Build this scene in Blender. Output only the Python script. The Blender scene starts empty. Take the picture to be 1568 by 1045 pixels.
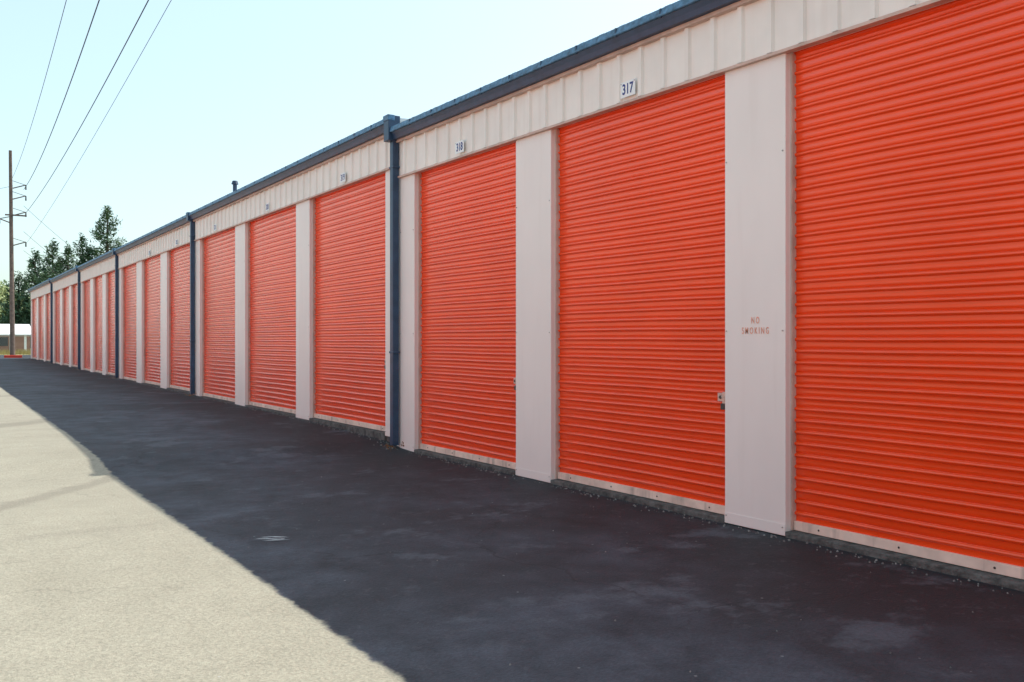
import bpy, math, random
from mathutils import Vector, Matrix, noise
random.seed(7)
scene=bpy.context.scene
C=bpy.data.collections.new("scene"); scene.collection.children.link(C)

# ---------------------------------------------------------------- materials
def nodes(m):
    m.use_nodes=True; nt=m.node_tree; return nt, nt.nodes, nt.links, nt.nodes["Principled BSDF"]
def rgb(c,k=1.0): return (min(1,c[0]*k),min(1,c[1]*k),min(1,c[2]*k),1)
def mat(name,base,rough=.6,scale=3.0,var=.12,bump=0.0,bscale=60,spec=.5,metal=0.0,stretch=(1,1,1),dirt=None,dk=.5,coat=0):
    m=bpy.data.materials.new(name); nt,N,L,B=nodes(m)
    g=N.new("ShaderNodeNewGeometry"); mp=N.new("ShaderNodeMapping"); mp.inputs["Scale"].default_value=stretch
    L.new(g.outputs["Position"],mp.inputs["Vector"])
    n=N.new("ShaderNodeTexNoise"); n.inputs["Scale"].default_value=scale; n.inputs["Detail"].default_value=3
    n.inputs["Roughness"].default_value=.6
    L.new(mp.outputs[0],n.inputs["Vector"])
    r=N.new("ShaderNodeValToRGB"); r.color_ramp.elements[0].position=.3; r.color_ramp.elements[1].position=.7
    r.color_ramp.elements[0].color=rgb(base,1-var); r.color_ramp.elements[1].color=rgb(base,1+var)
    L.new(n.outputs["Fac"],r.inputs["Fac"]); col=r.outputs[0]
    if dirt:
        mp2=N.new("ShaderNodeMapping"); mp2.inputs["Scale"].default_value=(9,9,.7); L.new(g.outputs["Position"],mp2.inputs["Vector"])
        n3=N.new("ShaderNodeTexNoise"); n3.inputs["Scale"].default_value=1; n3.inputs["Detail"].default_value=4; L.new(mp2.outputs[0],n3.inputs["Vector"])
        q=N.new("ShaderNodeMapRange"); q.inputs[1].default_value=.55; q.inputs[2].default_value=.8; q.inputs[4].default_value=dk; L.new(n3.outputs["Fac"],q.inputs[0])
        x=N.new("ShaderNodeMix"); x.data_type='RGBA'; L.new(q.outputs[0],x.inputs[0]); L.new(col,x.inputs[6]); x.inputs[7].default_value=(*dirt,1); col=x.outputs[2]
    L.new(col,B.inputs["Base Color"])
    B.inputs["Roughness"].default_value=rough; B.inputs["Metallic"].default_value=metal
    B.inputs["Specular IOR Level"].default_value=spec
    if coat: B.inputs["Coat Weight"].default_value=coat; B.inputs["Coat Roughness"].default_value=.14
    if bump>0:
        n2=N.new("ShaderNodeTexNoise"); n2.inputs["Scale"].default_value=bscale; n2.inputs["Detail"].default_value=2
        L.new(g.outputs["Position"],n2.inputs["Vector"])
        b=N.new("ShaderNodeBump"); b.inputs["Strength"].default_value=1; b.inputs["Distance"].default_value=bump
        L.new(n2.outputs["Fac"],b.inputs["Height"]); L.new(b.outputs[0],B.inputs["Normal"])
    return m
M_or=mat("door_orange_paint",(.98,.072,.004),.24,1.3,.07,.007,2.2,spec=.6,coat=.55)
M_wh=mat("wall_white_paint",(.88,.79,.745),.45,1.5,.035,.004,1.6,stretch=(1,1,.4),dirt=(.74,.63,.57),dk=.25)
M_whr=mat("wall_ribbed_sheet",(.88,.81,.75),.5,2,.05,.002,3,dirt=(.68,.56,.48),dk=.25)
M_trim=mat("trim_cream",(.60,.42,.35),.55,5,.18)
M_blue=mat("gutter_blue_paint",(.026,.058,.115),.42,6,.25,.002,9)
M_bluel=mat("roof_blue_sheet",(.075,.175,.29),.5,18,.5)
M_conc=mat("foundation_concrete",(.10,.095,.09),.9,12,.6,.012,45)
M_sill=mat("door_bottom_bar",(.80,.62,.52),.5,4,.2,dirt=(.25,.2,.17),dk=.8)
M_metal=mat("galvanised_steel",(.45,.44,.42),.35,30,.3,metal=.9)
M_dark=mat("dark_steel",(.05,.045,.04),.5,20,.3)
M_rust=mat("rust_stain",(.22,.09,.03),.9,20,.5)
M_plate=mat("sign_plate_white",(.88,.88,.88),.4,5,.03)
M_num=mat("sign_blue_lettering",(.015,.03,.20),.5,5,.05)
M_sten=mat("stencil_red_paint",(.86,.36,.24),.7,60,.2)
M_wood=mat("pole_wood",(.16,.115,.095),.9,6,.3,.01,20)
M_wire=mat("wire_black",(.03,.03,.035),.6)
M_red=mat("kerb_red_paint",(.6,.05,.03),.7,10,.2)
M_bark=mat("tree_bark",(.08,.055,.04),.95,8,.3)
M_brown=mat("brown_siding",(.30,.15,.11),.8,3,.2)
M_farw=mat("far_white_siding",(.85,.86,.88),.7,2,.06)
M_glass=mat("far_window_glass",(.03,.04,.05),.15)
M_stone=mat("gravel_stone",(.22,.21,.20),.9,40,.6)
M_scuff=mat("white_scuff",(.6,.62,.64),.9,30,.3)

def leafmat(name,c1,c2,sc):
    m=bpy.data.materials.new(name); nt,N,L,B=nodes(m)
    g=N.new("ShaderNodeNewGeometry"); n=N.new("ShaderNodeTexNoise"); n.inputs["Scale"].default_value=sc; n.inputs["Detail"].default_value=3
    L.new(g.outputs["Position"],n.inputs["Vector"])
    r=N.new("ShaderNodeValToRGB"); r.color_ramp.elements[0].position=.35; r.color_ramp.elements[1].position=.65
    r.color_ramp.elements[0].color=(*c1,1); r.color_ramp.elements[1].color=(*c2,1)
    L.new(n.outputs["Fac"],r.inputs["Fac"]); L.new(r.outputs[0],B.inputs["Base Color"])
    B.inputs["Roughness"].default_value=.7
    return m
M_fir=leafmat("conifer_needles",(.045,.100,.055),(.10,.165,.075),.9)
M_leaf=leafmat("deciduous_leaves",(.18,.24,.09),(.30,.35,.15),.7)

def ground_material():
    m=bpy.data.materials.new("ground_pavement"); nt,N,L,B=nodes(m)
    g=N.new("ShaderNodeNewGeometry"); sep=N.new("ShaderNodeSeparateXYZ"); L.new(g.outputs["Position"],sep.inputs[0])
    def noi(s,d=4,ro=.6,sc=None):
        n=N.new("ShaderNodeTexNoise"); n.inputs["Scale"].default_value=s; n.inputs["Detail"].default_value=d; n.inputs["Roughness"].default_value=ro
        if sc:
            mp=N.new("ShaderNodeMapping"); mp.inputs["Scale"].default_value=sc; L.new(g.outputs["Position"],mp.inputs[0]); L.new(mp.outputs[0],n.inputs["Vector"])
        else: L.new(g.outputs["Position"],n.inputs["Vector"])
        return n.outputs["Fac"]
    def ramp(f,p0,c0,p1,c1):
        r=N.new("ShaderNodeValToRGB"); e=r.color_ramp.elements
        e[0].position=p0; e[0].color=(*c0,1); e[1].position=p1; e[1].color=(*c1,1); L.new(f,r.inputs[0]); return r.outputs[0]
    def mr(f,a,b,c=0,d=1):
        r=N.new("ShaderNodeMapRange"); r.inputs[1].default_value=a; r.inputs[2].default_value=b; r.inputs[3].default_value=c; r.inputs[4].default_value=d
        L.new(f,r.inputs[0]); return r.outputs[0]
    def mix(f,a,b,bt='MIX'):
        x=N.new("ShaderNodeMix"); x.data_type='RGBA'; x.blend_type=bt
        if isinstance(f,(int,float)): x.inputs[0].default_value=f
        else: L.new(f,x.inputs[0])
        for s,i in ((a,6),(b,7)):
            if isinstance(s,tuple): x.inputs[i].default_value=(*s,1)
            else: L.new(s,x.inputs[i])
        return x.outputs[2]
    def math_(op,a,b=0.0):
        x=N.new("ShaderNodeMath"); x.operation=op
        for s,i in ((a,0),(b,1)):
            if isinstance(s,(int,float)): x.inputs[i].default_value=s
            else: L.new(s,x.inputs[i])
        return x.outputs[0]
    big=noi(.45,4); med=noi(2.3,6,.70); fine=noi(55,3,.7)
    dark=ramp(med,.34,(.030,.034,.044),.66,(.078,.087,.112))  # asphalt strip by the doors, coloured dark to deepen the building's shadow
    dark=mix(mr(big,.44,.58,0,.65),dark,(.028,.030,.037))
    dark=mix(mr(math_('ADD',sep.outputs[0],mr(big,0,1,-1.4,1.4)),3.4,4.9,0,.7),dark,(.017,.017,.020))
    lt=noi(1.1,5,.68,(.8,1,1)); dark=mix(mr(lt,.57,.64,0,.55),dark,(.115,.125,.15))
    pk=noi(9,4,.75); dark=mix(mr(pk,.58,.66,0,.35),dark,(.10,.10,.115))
    light=ramp(med,.3,(.305,.282,.222),.7,(.355,.33,.262))
    light=mix(mr(big,.5,.66,0,.4),light,(.29,.265,.205))
    st=noi(.55,5,.6,(.35,1.8,1)); light=mix(mr(st,.58,.68,0,.35),light,(.22,.20,.16))
    sp=noi(1.7,3,.5); light=mix(mr(sp,.68,.76,0,.6),light,(.16,.14,.11))
    for y0,k,w,am in ((11.0,1.2,.22,.45),(17.3,.7,.35,.5),(25.0,.6,.4,.4)):
        d=math_('SUBTRACT',math_('SUBTRACT',sep.outputs[1],y0),math_('MULTIPLY',math_('SUBTRACT',sep.outputs[0],1.9),k))
        d=math_('ABSOLUTE',math_('ADD',d,mr(med,0,1,-.4,.4)))
        light=mix(mr(d,w*1.3,w*.5,0,am),light,(.17,.15,.12))
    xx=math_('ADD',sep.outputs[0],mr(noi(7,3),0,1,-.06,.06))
    f=mr(xx,1.77,1.80,0,1)  # seam follows the eave shadow edge; part of that shade is in the colour
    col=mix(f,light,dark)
    agg=ramp(fine,.3,(.74,.74,.74),.7,(1.2,1.2,1.2)); col=mix(1.0,col,agg,'MULTIPLY')
    v=N.new("ShaderNodeTexVoronoi"); v.inputs["Scale"].default_value=4.2; L.new(g.outputs["Position"],v.inputs["Vector"])
    col=mix(mr(v.outputs["Distance"],.042,.022,0,.55),col,(.36,.36,.36))
    vc=N.new("ShaderNodeTexVoronoi"); vc.feature='DISTANCE_TO_EDGE'; vc.inputs["Scale"].default_value=.45
    dn=N.new("ShaderNodeTexNoise"); dn.inputs["Scale"].default_value=2.5; dn.inputs["Detail"].default_value=4; L.new(g.outputs["Position"],dn.inputs["Vector"])
    ad=N.new("ShaderNodeVectorMath"); ad.operation='MULTIPLY_ADD'; L.new(dn.outputs["Color"],ad.inputs[0]); ad.inputs[1].default_value=(.6,.6,.6); L.new(g.outputs["Position"],ad.inputs[2])
    L.new(ad.outputs[0],vc.inputs["Vector"])
    cr=math_('MULTIPLY',mr(vc.outputs["Distance"],.009,.002,0,.6),mr(big,.46,.54,0,1))
    cr=math_('MULTIPLY',cr,mr(f,0,1,.3,1))
    col=mix(cr,col,(.015,.015,.018))
    grass=ramp(noi(1.1,6,.7),.35,(.36,.29,.13),.65,(.16,.18,.06))
    ge=math_('ADD',sep.outputs[1],mr(noi(.5,3),0,1,-1.5,1.5))
    gf=mr(ge,78,78.6,0,1); gx=mr(sep.outputs[0],-24.5,-25,0,1)
    col=mix(math_('MAXIMUM',gf,gx),col,grass)
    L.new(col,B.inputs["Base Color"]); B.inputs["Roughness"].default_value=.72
    B.inputs["Specular IOR Level"].default_value=.35
    b=N.new("ShaderNodeBump"); b.inputs["Distance"].default_value=.008
    L.new(math_('ADD',fine,math_('MULTIPLY',med,1.5)),b.inputs["Height"]); L.new(b.outputs[0],B.inputs["Normal"])
    return m
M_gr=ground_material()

# ---------------------------------------------------------------- mesh helper
WK=[0.0]
def warp(v):
    x,y,z=v
    if WK[0] and z>0: z+=WK[0]*(y-11.47)*z/4.4
    return (x,y,z)
class MB:
    def __init__(s): s.v=[]; s.f=[]; s.m=[]; s.mats=[]
    def mi(s,m):
        if m not in s.mats: s.mats.append(m)
        return s.mats.index(m)
    def add(s,vs,fs,m):
        o=len(s.v); s.v+= [warp(v) for v in vs]; k=s.mi(m)
        for f in fs: s.f.append(tuple(i+o for i in f)); s.m.append(k)
    def box(s,x0,x1,y0,y1,z0,z1,m):
        vs=[(x,y,z) for x in (x0,x1) for y in (y0,y1) for z in (z0,z1)]
        s.add(vs,[(0,1,3,2),(4,6,7,5),(0,4,5,1),(2,3,7,6),(0,2,6,4),(1,5,7,3)],m)
    def prism_y(s,prof,y0,y1,m,cap=True):
        n=len(prof); vs=[(p[0],y0,p[1]) for p in prof]+[(p[0],y1,p[1]) for p in prof]
        fs=[(i,(i+1)%n,n+(i+1)%n,n+i) for i in range(n)]
        if cap: fs+= [tuple(range(n-1,-1,-1)),tuple(range(n,2*n))]
        s.add(vs,fs,m)
    def tube(s,p0,p1,r0,r1,m,n=8,cap=True):
        p0=Vector(p0); p1=Vector(p1); d=(p1-p0)
        if d.length<1e-6: return
        d.normalize(); a=Vector((0,0,1)) if abs(d.z)<.9 else Vector((1,0,0)); u=d.cross(a).normalized(); w=d.cross(u)
        vs=[p0+(u*math.cos(t)+w*math.sin(t))*r0 for t in [2*math.pi*i/n for i in range(n)]]
        vs+=[p1+(u*math.cos(t)+w*math.sin(t))*r1 for t in [2*math.pi*i/n for i in range(n)]]
        fs=[(i,(i+1)%n,n+(i+1)%n,n+i) for i in range(n)]
        if cap: fs+=[tuple(range(n-1,-1,-1)),tuple(range(n,2*n))]
        s.add(vs,fs,m)
    def obj(s,name,parent=None,smooth=False,bevel=0):
        me=bpy.data.meshes.new(name); me.from_pydata(s.v,[],s.f)
        for m in s.mats: me.materials.append(m)
        me.polygons.foreach_set("material_index",s.m)
        if smooth: me.polygons.foreach_set("use_smooth",[True]*len(s.f))
        me.update(); o=bpy.data.objects.new(name,me); C.objects.link(o)
        if parent: o.parent=parent
        if bevel>0:
            b=o.modifiers.new("bevel",'BEVEL'); b.width=bevel; b.segments=2; b.limit_method='ANGLE'
        return o
def empty(name):
    e=bpy.data.objects.new(name,None); C.objects.link(e); return e

# ---------------------------------------------------------------- ground
GP=[(-200,-.05),(6,-.05),(11.3,-.045),(12,.03),(15,.09),(22,.13),(33,.19),(42,.25),(52,.32),(63,.38),(80,.40),(2000,.40)]
def gz(y):
    for (a,za),(b,zb) in zip(GP,GP[1:]):
        if y<=b: 
            t=(y-a)/(b-a); return za+(zb-za)*t
    return .4
def gh(x,y):
    z=gz(y)
    if -40<x<40 and -20<y<90:
        z+=.012*noise.noise(Vector((x*.35,y*.35,3)))*(1 if x<5 else 0)
    return z
def lines(segs):
    out=[]
    for a,b,st in segs:
        n=max(1,int(round((b-a)/st)))
        out+=[a+(b-a)*i/n for i in range(n)]
    out.append(segs[-1][1]); return out
XS=lines([(-900,-100,200),(-100,-20,20),(-20,-4,2),(-4,6,.5),(6,20,3),(20,100,20),(100,900,200)])
YS=lines([(-400,-40,120),(-40,-4,6),(-4,30,.5),(30,90,2.5),(90,200,30),(200,1600,200)])
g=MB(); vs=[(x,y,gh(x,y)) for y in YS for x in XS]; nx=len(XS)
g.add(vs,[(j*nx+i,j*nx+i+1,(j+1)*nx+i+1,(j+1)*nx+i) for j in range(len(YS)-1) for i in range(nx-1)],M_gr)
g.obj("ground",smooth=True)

# ---------------------------------------------------------------- storage building
bld=empty("storage_building")
DX=5.65; PX=5.546; HX=5.535; GH=.165
def auto(a,b):
    e=.40; p=.72; w=(b-a-2*e-2*p)/3; y=a+e; r=[]
    for i in range(3): r.append((y,y+w)); y+=w+p
    return r
K1=.0085
SEC=[(-8.1,1.70,0,3.70,4.385,auto(-8.1,1.70),K1),
 (1.81,11.47,0,3.70,4.385,[(2.25,4.75),(5.38,7.86),(8.54,11.04)],K1),
 (11.58,22.78,.14,3.87,4.54,[(11.96,15.01),(15.69,18.73),(19.45,22.38)],0),
 (22.89,33.1,.19,3.87,4.53,[(23.34,25.9),(26.7,29.3),(30.1,32.7)],0),
 (33.21,42.0,.25,3.89,4.55,auto(33.21,42.0),0),
 (42.11,51.8,.32,3.92,4.58,auto(42.11,51.8),0),
 (51.91,63.2,.38,3.95,4.62,auto(51.91,63.2),0)]
def door(y0,y1,z0,z1,seed):
    b=MB(); pitch=.0905; n=int(round((z1-z0+.05)/pitch)); pitch=(z1-z0+.05)/n
    prof=[(0,0),(.30,.001),(.58,.0),(.62,.002),(.66,.012),(.72,.018),(.80,.020),(.88,.018),(.95,.008),(.98,-.006)]
    zs=[]
    for k in range(n):
        for t,d in prof: zs.append((z0+(k+t)*pitch,d))
    zs.append((z0+n*pitch,0))
    ncol=16 if y0<35 else 3
    ys=[y0-.02+(y1-y0+.04)*i/ncol for i in range(ncol+1)]
    vs=[]
    for (z,d) in zs:
        for y in ys:
            w=noise.noise(Vector((y*.9,z*2.1,seed*3.7)))
            w2=noise.noise(Vector((y*.8,z*.9,seed*1.7+9)))
            vs.append((DX-d+.008*w2,y,z+.007*w))
    m=len(ys)
    b.add(vs,[(j*m+i,(j+1)*m+i,(j+1)*m+i+1,j*m+i+1) for j in range(len(zs)-1) for i in range(m-1)],M_or)
    return b.obj("roll_up_door",bld,smooth=True)
dn=0
for si,(y0,y1,zb,zd,zt,doors,kk) in enumerate(SEC):
    WK[0]=kk
    near=si in (0,1,2,3)
    edges=[y0]+[e for d in doors for e in d]+[y1]
    pil=MB()
    for k in range(0,len(edges),2):
        a,b=edges[k],edges[k+1]
        pil.box(PX,DX+.14,a,b,zb-.045,zd+.02,M_wh)
    pil.obj("wall_pillars",bld,bevel=.006)
    tr=MB()
    for k in range(0,len(edges),2):
        a,b=edges[k],edges[k+1]
        tr.box(PX-.004,PX-.0005,a+.002,b-.002,zb-.04,zb+.045,M_wh)
        if near:
            for zz in (zb+.02,zb+1.55,zb+2.95):
                for yy in (a+.025,b-.02):
                    tr.tube((PX-.0085,yy,zz),(PX-.002,yy,zz),.006,.007,M_metal,6)
    for (a,b) in doors:
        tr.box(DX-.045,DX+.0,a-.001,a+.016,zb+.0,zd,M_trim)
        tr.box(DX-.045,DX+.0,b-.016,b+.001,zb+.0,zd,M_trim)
    tr.obj("pillar_trim",bld)
    h=MB(); zt0=zt-GH; prof=[]
    p=.305
    prof.append((HX,y0))
    k=math.ceil(y0/p)
    while k*p<y1-.08:
        c=k*p
        if c>y0+.08: prof+=[(HX,c-.036),(HX-.026,c-.022),(HX-.026,c+.022),(HX,c+.036)]
        k+=1
    prof.append((HX,y1))
    n=len(prof)
    vs=[(x,yy,zd+.03) for x,yy in prof]+[(x,yy,zt0) for x,yy in prof]
    h.add(vs,[(i,n+i,n+i+1,i+1) for i in range(n-1)],M_whr)
    h.box(HX+.03,DX+.14,y0+.002,y1-.002,zd+.021,zt-.03,M_whr)
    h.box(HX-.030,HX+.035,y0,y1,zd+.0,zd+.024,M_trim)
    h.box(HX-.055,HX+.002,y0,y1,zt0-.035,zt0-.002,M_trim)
    h.obj("header_panel",bld)
    f=MB(); 
    f.box(PX+.02,DX+.16,y0-.02,y1+.02,zb-.5,zb-.05,M_conc)
    for (a,b) in doors:
        f.box(PX-.01,DX+.13,a+.001,b-.001,zb-.14,zb-.005,M_conc)
    f.obj("foundation",bld,bevel=.01)
    s=MB()
    for (a,b) in doors:
        s.box(DX-.03,DX+.02,a+.02,b-.02,zb,zb+.07,M_sill)
        for q in range(4):
            yy=a+.25+(b-a-.5)*q/3
            s.tube((DX-.034,yy,zb+.035),(DX-.029,yy,zb+.035),.009,.009,M_dark,6)
    s.obj("door_bottom_bars",bld,bevel=.004)
    for (a,b) in doors:
        door(a,b,zb+.06,zd,dn); dn+=1
    c=MB(); c.box(DX+.145,14.6,y0-.02,y1+.02,zb-.5,zt-.06,M_wh)
    c.obj("rear_walls",bld)
    r=MB(); r.prism_y([(5.46,zt-.025),(5.46,zt+.0),(10.1,zt+.16),(14.75,zt+.0),(14.75,zt-.03),(10.1,zt-.05)],y0-.05,y1+.05,M_bluel)
    yy=y0+.1
    while yy<y1:
        r.prism_y([(5.40,zt+.0025),(5.40,zt+.010),(10.1,zt+.172),(10.1,zt+.15)],yy,yy+.075,M_bluel); yy+=.305
    r.prism_y([(5.47,zt-.1),(5.47,zt+.005),(10.1,zt+.165),(14.7,zt+.005),(14.7,zt-.1)],y0-.058,y0-.052,M_whr)
    r.obj("roof",bld)
    gt=MB(); z1=zt
    gt.prism_y([(5.53,z1-GH),(5.43,z1-GH),(5.415,z1-.12),(5.392,z1-.075),(5.53,z1-.075)],y0-.055,y1+.055,M_blue)
    gt.prism_y([(5.53,z1-.073),(5.378,z1-.073),(5.372,z1-.066),(5.39,z1+.002),(5.45,z1+.006),(5.53,z1-.03)],y0-.055,y1+.055,M_bluel)
    yy=y0+.5
    while yy<y1:
        gt.box(5.376,5.42,yy,yy+.02,z1-.08,z1-.002,M_blue); yy+=.61
    gt.obj("gutter",bld)
WK[0]=0
for i in range(len(SEC)-1):
    A=SEC[i]; Bq=SEC[i+1]; yc=(A[1]+Bq[0])/2
    zA=A[4]+A[6]*(yc-11.47); zB=Bq[4]+Bq[6]*(yc-11.47)
    zt=max(zA,zB); zl=min(zA,zB); zb=gz(yc)
    d=MB()
    d.box(5.435,5.53,yc-.05,yc+.05,zb+.03,zl-.15,M_blue)
    d.box(5.355,5.534,yc-.08,yc+.08,zl-.18,zt+.015,M_blue)
    d.box(5.345,5.45,yc-.085,yc+.085,zt-.06,zt+.02,M_bluel)
    for zz in (zb+1.3,zl-.55):
        d.box(5.43,5.535,yc-.07,yc+.07,zz,zz+.03,M_blue)
    d.box(5.56,5.9,yc-.09,yc+.09,zb-.1,zt-.21,M_wh)
    d.obj("downspout",bld,bevel=.008)
    s=MB()
    for q in range(40):
        x=5.40+random.gauss(0,.05); y=yc+random.gauss(0,.12); r=random.uniform(.006,.02)
        s.tube((x,y,gh(x,y)-.005),(x+random.uniform(-.01,.01),y,gh(x,y)+r*.8),r,r*.4,M_rust if q%3 else M_stone,5)
    for q in range(9):
        y=yc-.12+random.gauss(0,.04); z=zb+random.uniform(.03,.10); w=random.uniform(.004,.014)
        s.tube((PX-.007,y,z),(PX-.0045,y,z),w,w*1.2,M_rust,7)
    s.obj("rust_debris",bld)
v=MB(); v.tube((6.3,22.1,4.55),(6.3,22.1,5.22),.05,.05,M_blue,10); v.tube((6.3,22.1,5.22),(6.3,22.1,5.30),.085,.06,M_blue,10)
v.box(6.15,6.45,21.95,22.25,4.56,4.66,M_blue); v.obj("roof_vent",bld)

def latch(y,z):
    b=MB()
    b.box(DX-.035,DX-.018,y,y+.13,z-.035,z+.035,M_metal)
    b.box(DX-.05,DX-.034,y-.06,y+.10,z-.013,z+.013,M_metal)
    b.box(DX-.062,DX-.03,y+.02,y+.05,z-.05,z+.045,M_metal)
    b.tube((DX-.06,y+.035,z-.05),(DX-.03,y+.035,z-.05),.012,.012,M_dark,8)
    b.box(DX-.075,DX-.045,y+.012,y+.058,z-.10,z-.05,M_dark)
    b.tube((DX-.052,y+.085,z),(DX-.03,y+.085,z),.016,.016,M_dark,8)
    b.obj("door_latch",bld,bevel=.003)
latch(5.40,.98); latch(8.56,1.0); latch(12.0,1.15); latch(23.36,1.2); latch(19.47,1.15)

def text(body,y,z,x,size,m,name,parent,bold=0,sx=1.0,spacing=1.0):
    cu=bpy.data.curves.new(name,'FONT'); cu.body=body; cu.size=size; cu.align_x='CENTER'; cu.align_y='CENTER'
    cu.extrude=.0006; cu.offset=bold; cu.space_character=spacing; cu.materials.append(m)
    o=bpy.data.objects.new(name,cu); C.objects.link(o)
    o.matrix_world=Matrix(((0,0,-1,x),(-1,0,0,y),(0,1,0,z),(0,0,0,1)))@Matrix.Diagonal((sx,1,1,1))
    if parent: o.parent=parent
    return o
text("NO",5.05,1.612,PX-.003,.074,M_sten,"stencil_no",bld,.0004,.62,1.55)
text("SMOKING",5.05,1.53,PX-.003,.074,M_sten,"stencil_smoking",bld,.0004,.62,1.55)
num=317
for si,di in ((1,1),(1,2),(2,0),(2,1),(2,2),(3,0),(3,1)):
    y0,y1,zb,zd,zt,doors,kk=SEC[si]; a,b=doors[di]; yc=(a+b)/2-.06; zc=zd+kk*(yc-11.47)*.85+.13
    e=MB(); e.box(HX-.034,HX-.030,yc-.105,yc+.105,zc-.072,zc+.072,M_plate)
    for yy in (yc-.094,yc+.094): e.tube((HX-.036,yy,zc+.058),(HX-.035,yy,zc+.058),.005,.005,M_dark,6)
    o=e.obj("unit_number_sign",None)
    t=text(str(num),yc,zc-.002,HX-.0352,.135,M_num,"number",o,.003,.78,1.0)
    num+=1

s=MB()
for q in range(1100):
    y=random.uniform(1,34); x=5.52-abs(random.gauss(0,.07)); r=random.uniform(.003,.012)
    if random.random()<.2: x=random.uniform(2.2,5.4); r*=.6
    z=gh(x,y); a=random.random()*6.28
    s.tube((x,y,z-.004),(x+r*.3*math.cos(a),y+r*.3*math.sin(a),z+r),r*1.1,r*.5,M_stone,5)
s.obj("gravel")
s=MB()
for q in range(9):
    x=2.24+random.gauss(0,.06); y=6.76+random.gauss(0,.04); a=random.uniform(-.6,.1); l=random.uniform(.03,.11); w=random.uniform(.004,.010)
    dx,dy=math.cos(a)*l,math.sin(a)*l; z=.004+gh(x,y)+.001*q
    s.add([(x-dx,y-dy,z),(x-dy*w/l,y+dx*w/l,z),(x+dx,y+dy,z),(x+dy*w/l,y-dx*w/l,z)],[(0,1,2,3)],M_scuff)
s.obj("paint_scuff")
k=MB(); k.box(4.3,5.3,66.0,66.3,.35,.55,M_red); k.obj("red_kerb",bevel=.02)

# ---------------------------------------------------------------- opposite row of units: unseen, added for bounce light and door reflections
opp=empty("storage_building"); ox=-9.5
b=MB(); b.box(ox-9,ox-.12,-30,72,-.5,3.5,M_wh)
y=-30
while y<71.5:
    zg=gz(y)
    b.box(ox-.13,ox,y,y+.7,zg-.2,2.75,M_wh); y+=3.4
b.box(ox-.13,ox+.01,-30,72.1,2.75,3.35,M_whr)
b.prism_y([(ox+.12,3.35),(ox+.16,3.52),(ox-4.5,3.75),(ox-9.1,3.5),(ox-9.1,3.4)],-30.1,72.2,M_blue)
b.obj("walls",opp)
b=MB(); y=-30
while y<68:
    zg=gz(y+1)
    nz=36; zs=[]
    for q in range(nz):
        z=zg+(2.75-zg)*q/nz; dz=(2.75-zg)/nz
        zs+=[(z,0),(z+dz*.5,0),(z+dz*.7,.015)]
    zs.append((2.75,0)); vs=[]
    for z,dd in zs: vs+=[(ox-.10+dd,y+.7,z),(ox-.10+dd,y+3.4,z)]
    b.add(vs,[(2*i,2*i+1,2*i+3,2*i+2) for i in range(len(zs)-1)],M_or); y+=3.4
b.obj("added_unseen_doors",opp)

# ---------------------------------------------------------------- poles, wires
def pole(x,y,h,lean=0):
    b=MB(); zg=gz(y)-.3
    b.tube((x,y,zg),(x+lean,y,h),.18,.11,M_wood,10)
    for zz,sd_ in ((12.9,1),(12.1,1),(10.9,1),(10.3,-1),(8.7,1)):
        b.tube((x,y,zz-.25),(x+sd_*.85,y-.1,zz+.05),.045,.04,M_wood,6)
        b.tube((x+sd_*.85,y-.1,zz+.05),(x+sd_*.85,y-.1,zz-.30),.045,.06,M_dark,6)
        b.tube((x,y,zz+.3),(x+sd_*.8,y-.1,zz+.05),.02,.02,M_dark,5)
    b.box(x-.5,x+.9,y-.16,y-.06,10.62,10.72,M_wood)
    return b.obj("utility_pole")
pole(5.5,76.2,15.4,-.15); pole(4.3,-16,15.4)
w=MB()
def wire(p0,p1,sag,r=.014,n=40):
    p0=Vector(p0); p1=Vector(p1); prev=None
    for i in range(n+1):
        t=i/n; q=p0.lerp(p1,t); q.z-=4*sag*t*(1-t)
        if prev is not None: w.tube(prev,q,r,r,M_wire,5,False)
        prev=q
wire((5.3,76,13.0),(1.6,-16,13.5),2.2,.010); wire((6.2,76,12.6),(2.2,-16,13.5),2.2,.017)
wire((6.35,76,10.9),(4.2,-16,13.5),1.5,.016); wire((6.35,76,8.6),(4.7,-16,13.5),1.0,.008)
for a,b_ in (((6.2,76,11.4),(22,108,6.0)),((6.2,76,9.5),(20,112,6.2)),((6.2,76,8.1),(17,102,6.5)),((5.5,76,12.8),(-30,120,9.5)),((5.5,76,10.6),(-34,118,7.5))):
    wire(a,b_,.8,.012,16)
w.obj("power_lines")

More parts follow.
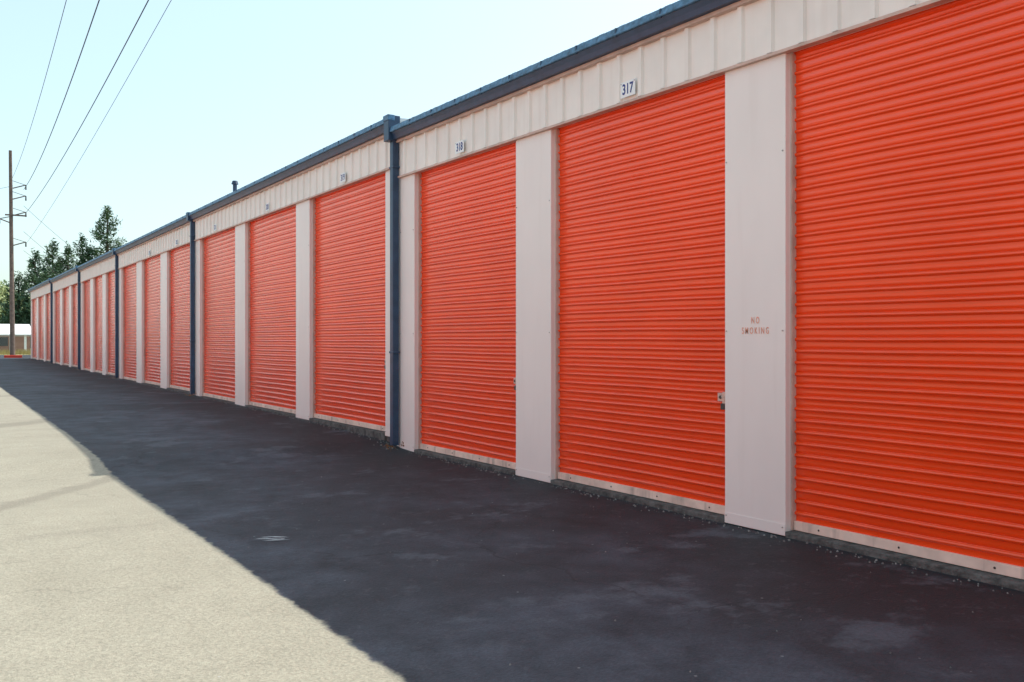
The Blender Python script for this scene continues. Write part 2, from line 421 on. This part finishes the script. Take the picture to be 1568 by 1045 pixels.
# ---------------------------------------------------------------- trees
def conifer(x,y,h,r,seed,low=.08,pw=.62):
    rnd=random.Random(seed); b=MB(); z0=gz(y)
    b.tube((x,y,z0-.2),(x,y,z0+h*.97),r*.09,.03,M_bark,8)
    nb=int(h*13); ph=rnd.random()*6
    for i in range(nb):
        t=low+(1-low)*(i+rnd.random())/nb; z=z0+h*t
        a=rnd.random()*6.283
        lob=1+.22*math.sin(a*2+ph+t*9)+.12*math.sin(t*37+ph)
        L=r*((1-t)**pw)*rnd.uniform(.6,1.08)*lob+.10
        droop=rnd.uniform(-.1,.35)
        d=Vector((math.cos(a),math.sin(a),0)); o=Vector((x,y,z))
        tip=o+d*L+Vector((0,0,L*droop))
        b.tube(o,tip,.03,.01,M_bark,3,False)
        for j in range(int(10+L*16)):
            s=.2+.8*math.sqrt(rnd.random()); p=o.lerp(tip,s)
            wd=L*.20*(1.2-s)+.10
            p+=Vector((rnd.gauss(0,wd),rnd.gauss(0,wd),rnd.gauss(0,.22)))
            sz=rnd.uniform(.20,.44)*(1-.35*t)
            u=(d*rnd.uniform(.3,1)+Vector((rnd.gauss(0,.6),rnd.gauss(0,.6),rnd.uniform(-.2,1.0)))).normalized()
            v=u.cross(Vector((rnd.gauss(0,.8),rnd.gauss(0,.8),1))).normalized()
            b.add([p-u*sz*.5-v*sz*.30,p-u*sz*.4+v*sz*.34,p+u*sz],[(0,1,2)],M_fir)
    return b.obj("conifer_tree")
def broad(x,y,h,r,seed,m=M_leaf):
    rnd=random.Random(seed); b=MB(); z0=gz(y)
    b.tube((x,y,z0-.2),(x,y,z0+h*.5),r*.08,r*.05,M_bark,8)
    for i in range(30):
        a=rnd.random()*6.283; e=rnd.uniform(-.5,1.4)
        c=Vector((x+math.cos(a)*math.cos(e)*r*.8*rnd.uniform(.3,1),y+math.sin(a)*math.cos(e)*r*.8*rnd.uniform(.3,1),z0+h*.55+math.sin(e)*h*.36*rnd.uniform(.5,1)))
        b.tube((x,y,z0+h*.4),c,r*.03,.02,M_bark,4,False)
        cr=r*rnd.uniform(.22,.40)
        for j in range(200):
            q=Vector((rnd.gauss(0,1),rnd.gauss(0,1),rnd.gauss(0,.8))).normalized()*cr*rnd.uniform(.5,1.1)
            p=c+q; sz=rnd.uniform(.14,.30); u=Vector((rnd.gauss(0,1),rnd.gauss(0,1),rnd.gauss(0,1))).normalized(); v=u.orthogonal().normalized()
            b.add([p-u*sz,p+v*sz*.6,p+u*sz,p-v*sz*.6],[(0,1,2,3)],m)
    return b.obj("broadleaf_tree")
TH=math.radians(32.77)
for i,(x,y,h,r,pw) in enumerate([(16.9,108.0,15.6,4.6,.78),(11.2,105,11.2,3.1,.72),(12.8,106,11.0,2.8,.75),(14.4,108,12.3,2.8,.75),(9.5,104,10.0,3.0,.7),(8.2,106,7.8,2.6,.7),(13.6,102,8.4,2.8,.6),(10.4,101,8.0,2.8,.6),(18.4,112,9.5,3.4,.6)]):
    conifer(x,y,h,r,100+i,.05,pw)
for i,(x,y,h,r) in enumerate([(7.6,130,8.6,3.4),(2.0,130,8.8,4.2),(11.0,134,7.0,4.2)]):
    broad(x,y,h,r,300+i)

e=empty("distant_house"); b=MB()
b.box(-14,8.2,94,98,.2,1.95,M_brown)
for q in range(8): b.box(-14+q*3.1,-13.8+q*3.1,93.95,93.99,.3,1.95,M_farw)
# white sheet roof sloping towards the yard
vs=[(-14.3,93.7,1.97),(8.5,93.7,1.97),(8.5,98.3,2.95),(-14.3,98.3,2.95),(-14.3,93.7,2.07),(8.5,93.7,2.07),(8.5,98.3,3.05),(-14.3,98.3,3.05)]
b.add(vs,[(0,3,2,1),(4,5,6,7),(0,1,5,4),(1,2,6,5),(2,3,7,6),(3,0,4,7)],M_farw)
for q in range(7): b.box(-12.6+q*3,-11.6+q*3,93.93,93.975,1.0,1.8,M_glass)
b.obj("walls",e)
f=MB()
for q in range(22):
    x=-22+q*2.0; f.tube((x,86,.3),(x,86,1.9),.035,.035,M_metal,6)
f.tube((-22,86,1.85),(20,86,1.85),.025,.025,M_metal,6)
for q in range(270):
    x=-22+q*.155
    f.tube((x,86,.4),(x+.9,86,1.85),.005,.005,M_metal,3,False); f.tube((x+.9,86,.4),(x,86,1.85),.005,.005,M_metal,3,False)
f.obj("chain_link_fence")
s=MB(); rnd=random.Random(5)
gm=mat("dry_grass_blades",(.40,.31,.12),.9,2,.4)
for q in range(6000):
    x=rnd.uniform(-14,16); y=rnd.uniform(79,92); hgt=rnd.uniform(.1,.45)
    s.add([(x-.03,y,.38),(x+.03,y,.38),(x+rnd.gauss(0,.08),y,.4+hgt)],[(0,1,2)],gm)
s.obj("dry_grass")

# ---------------------------------------------------------------- light
sd=Vector((3.66,.40,4.44)).normalized()
sl=bpy.data.lights.new("sun",'SUN'); sl.energy=5.0; sl.angle=math.radians(.5); sl.color=(1,.95,.86)
so=bpy.data.objects.new("sun",sl); C.objects.link(so); so.rotation_euler=sd.to_track_quat('Z','Y').to_euler(); so.location=(20,0,30)
W=bpy.data.worlds.new("World"); scene.world=W; W.use_nodes=True; nt=W.node_tree
bg=nt.nodes["Background"]; sk=nt.nodes.new("ShaderNodeTexSky"); sk.sky_type='NISHITA'; sk.sun_disc=False
sk.sun_elevation=math.asin(sd.z); sk.sun_rotation=math.atan2(sd.x,sd.y)
sk.air_density=1.0; sk.dust_density=2.5; sk.ozone_density=1.0
hz=nt.nodes.new("ShaderNodeMix"); hz.data_type='RGBA'; hz.blend_type='ADD'; hz.inputs[0].default_value=1.0
nt.links.new(sk.outputs[0],hz.inputs[6]); hz.inputs[7].default_value=(2.5,3.45,3.2,1)
nt.links.new(hz.outputs[2],bg.inputs[0]); bg.inputs[1].default_value=.15
# ---------------------------------------------------------------- camera
cd=bpy.data.cameras.new("camera"); cd.sensor_width=36; cd.lens=1400/1568*36; cd.clip_end=5000; cd.clip_start=.05
co=bpy.data.objects.new("camera",cd); C.objects.link(co); co.location=(0,0,1.45); co.rotation_euler=(math.radians(90),0,-TH)
scene.camera=co
scene.view_settings.view_transform='Standard'; scene.view_settings.look='None'; scene.view_settings.exposure=0
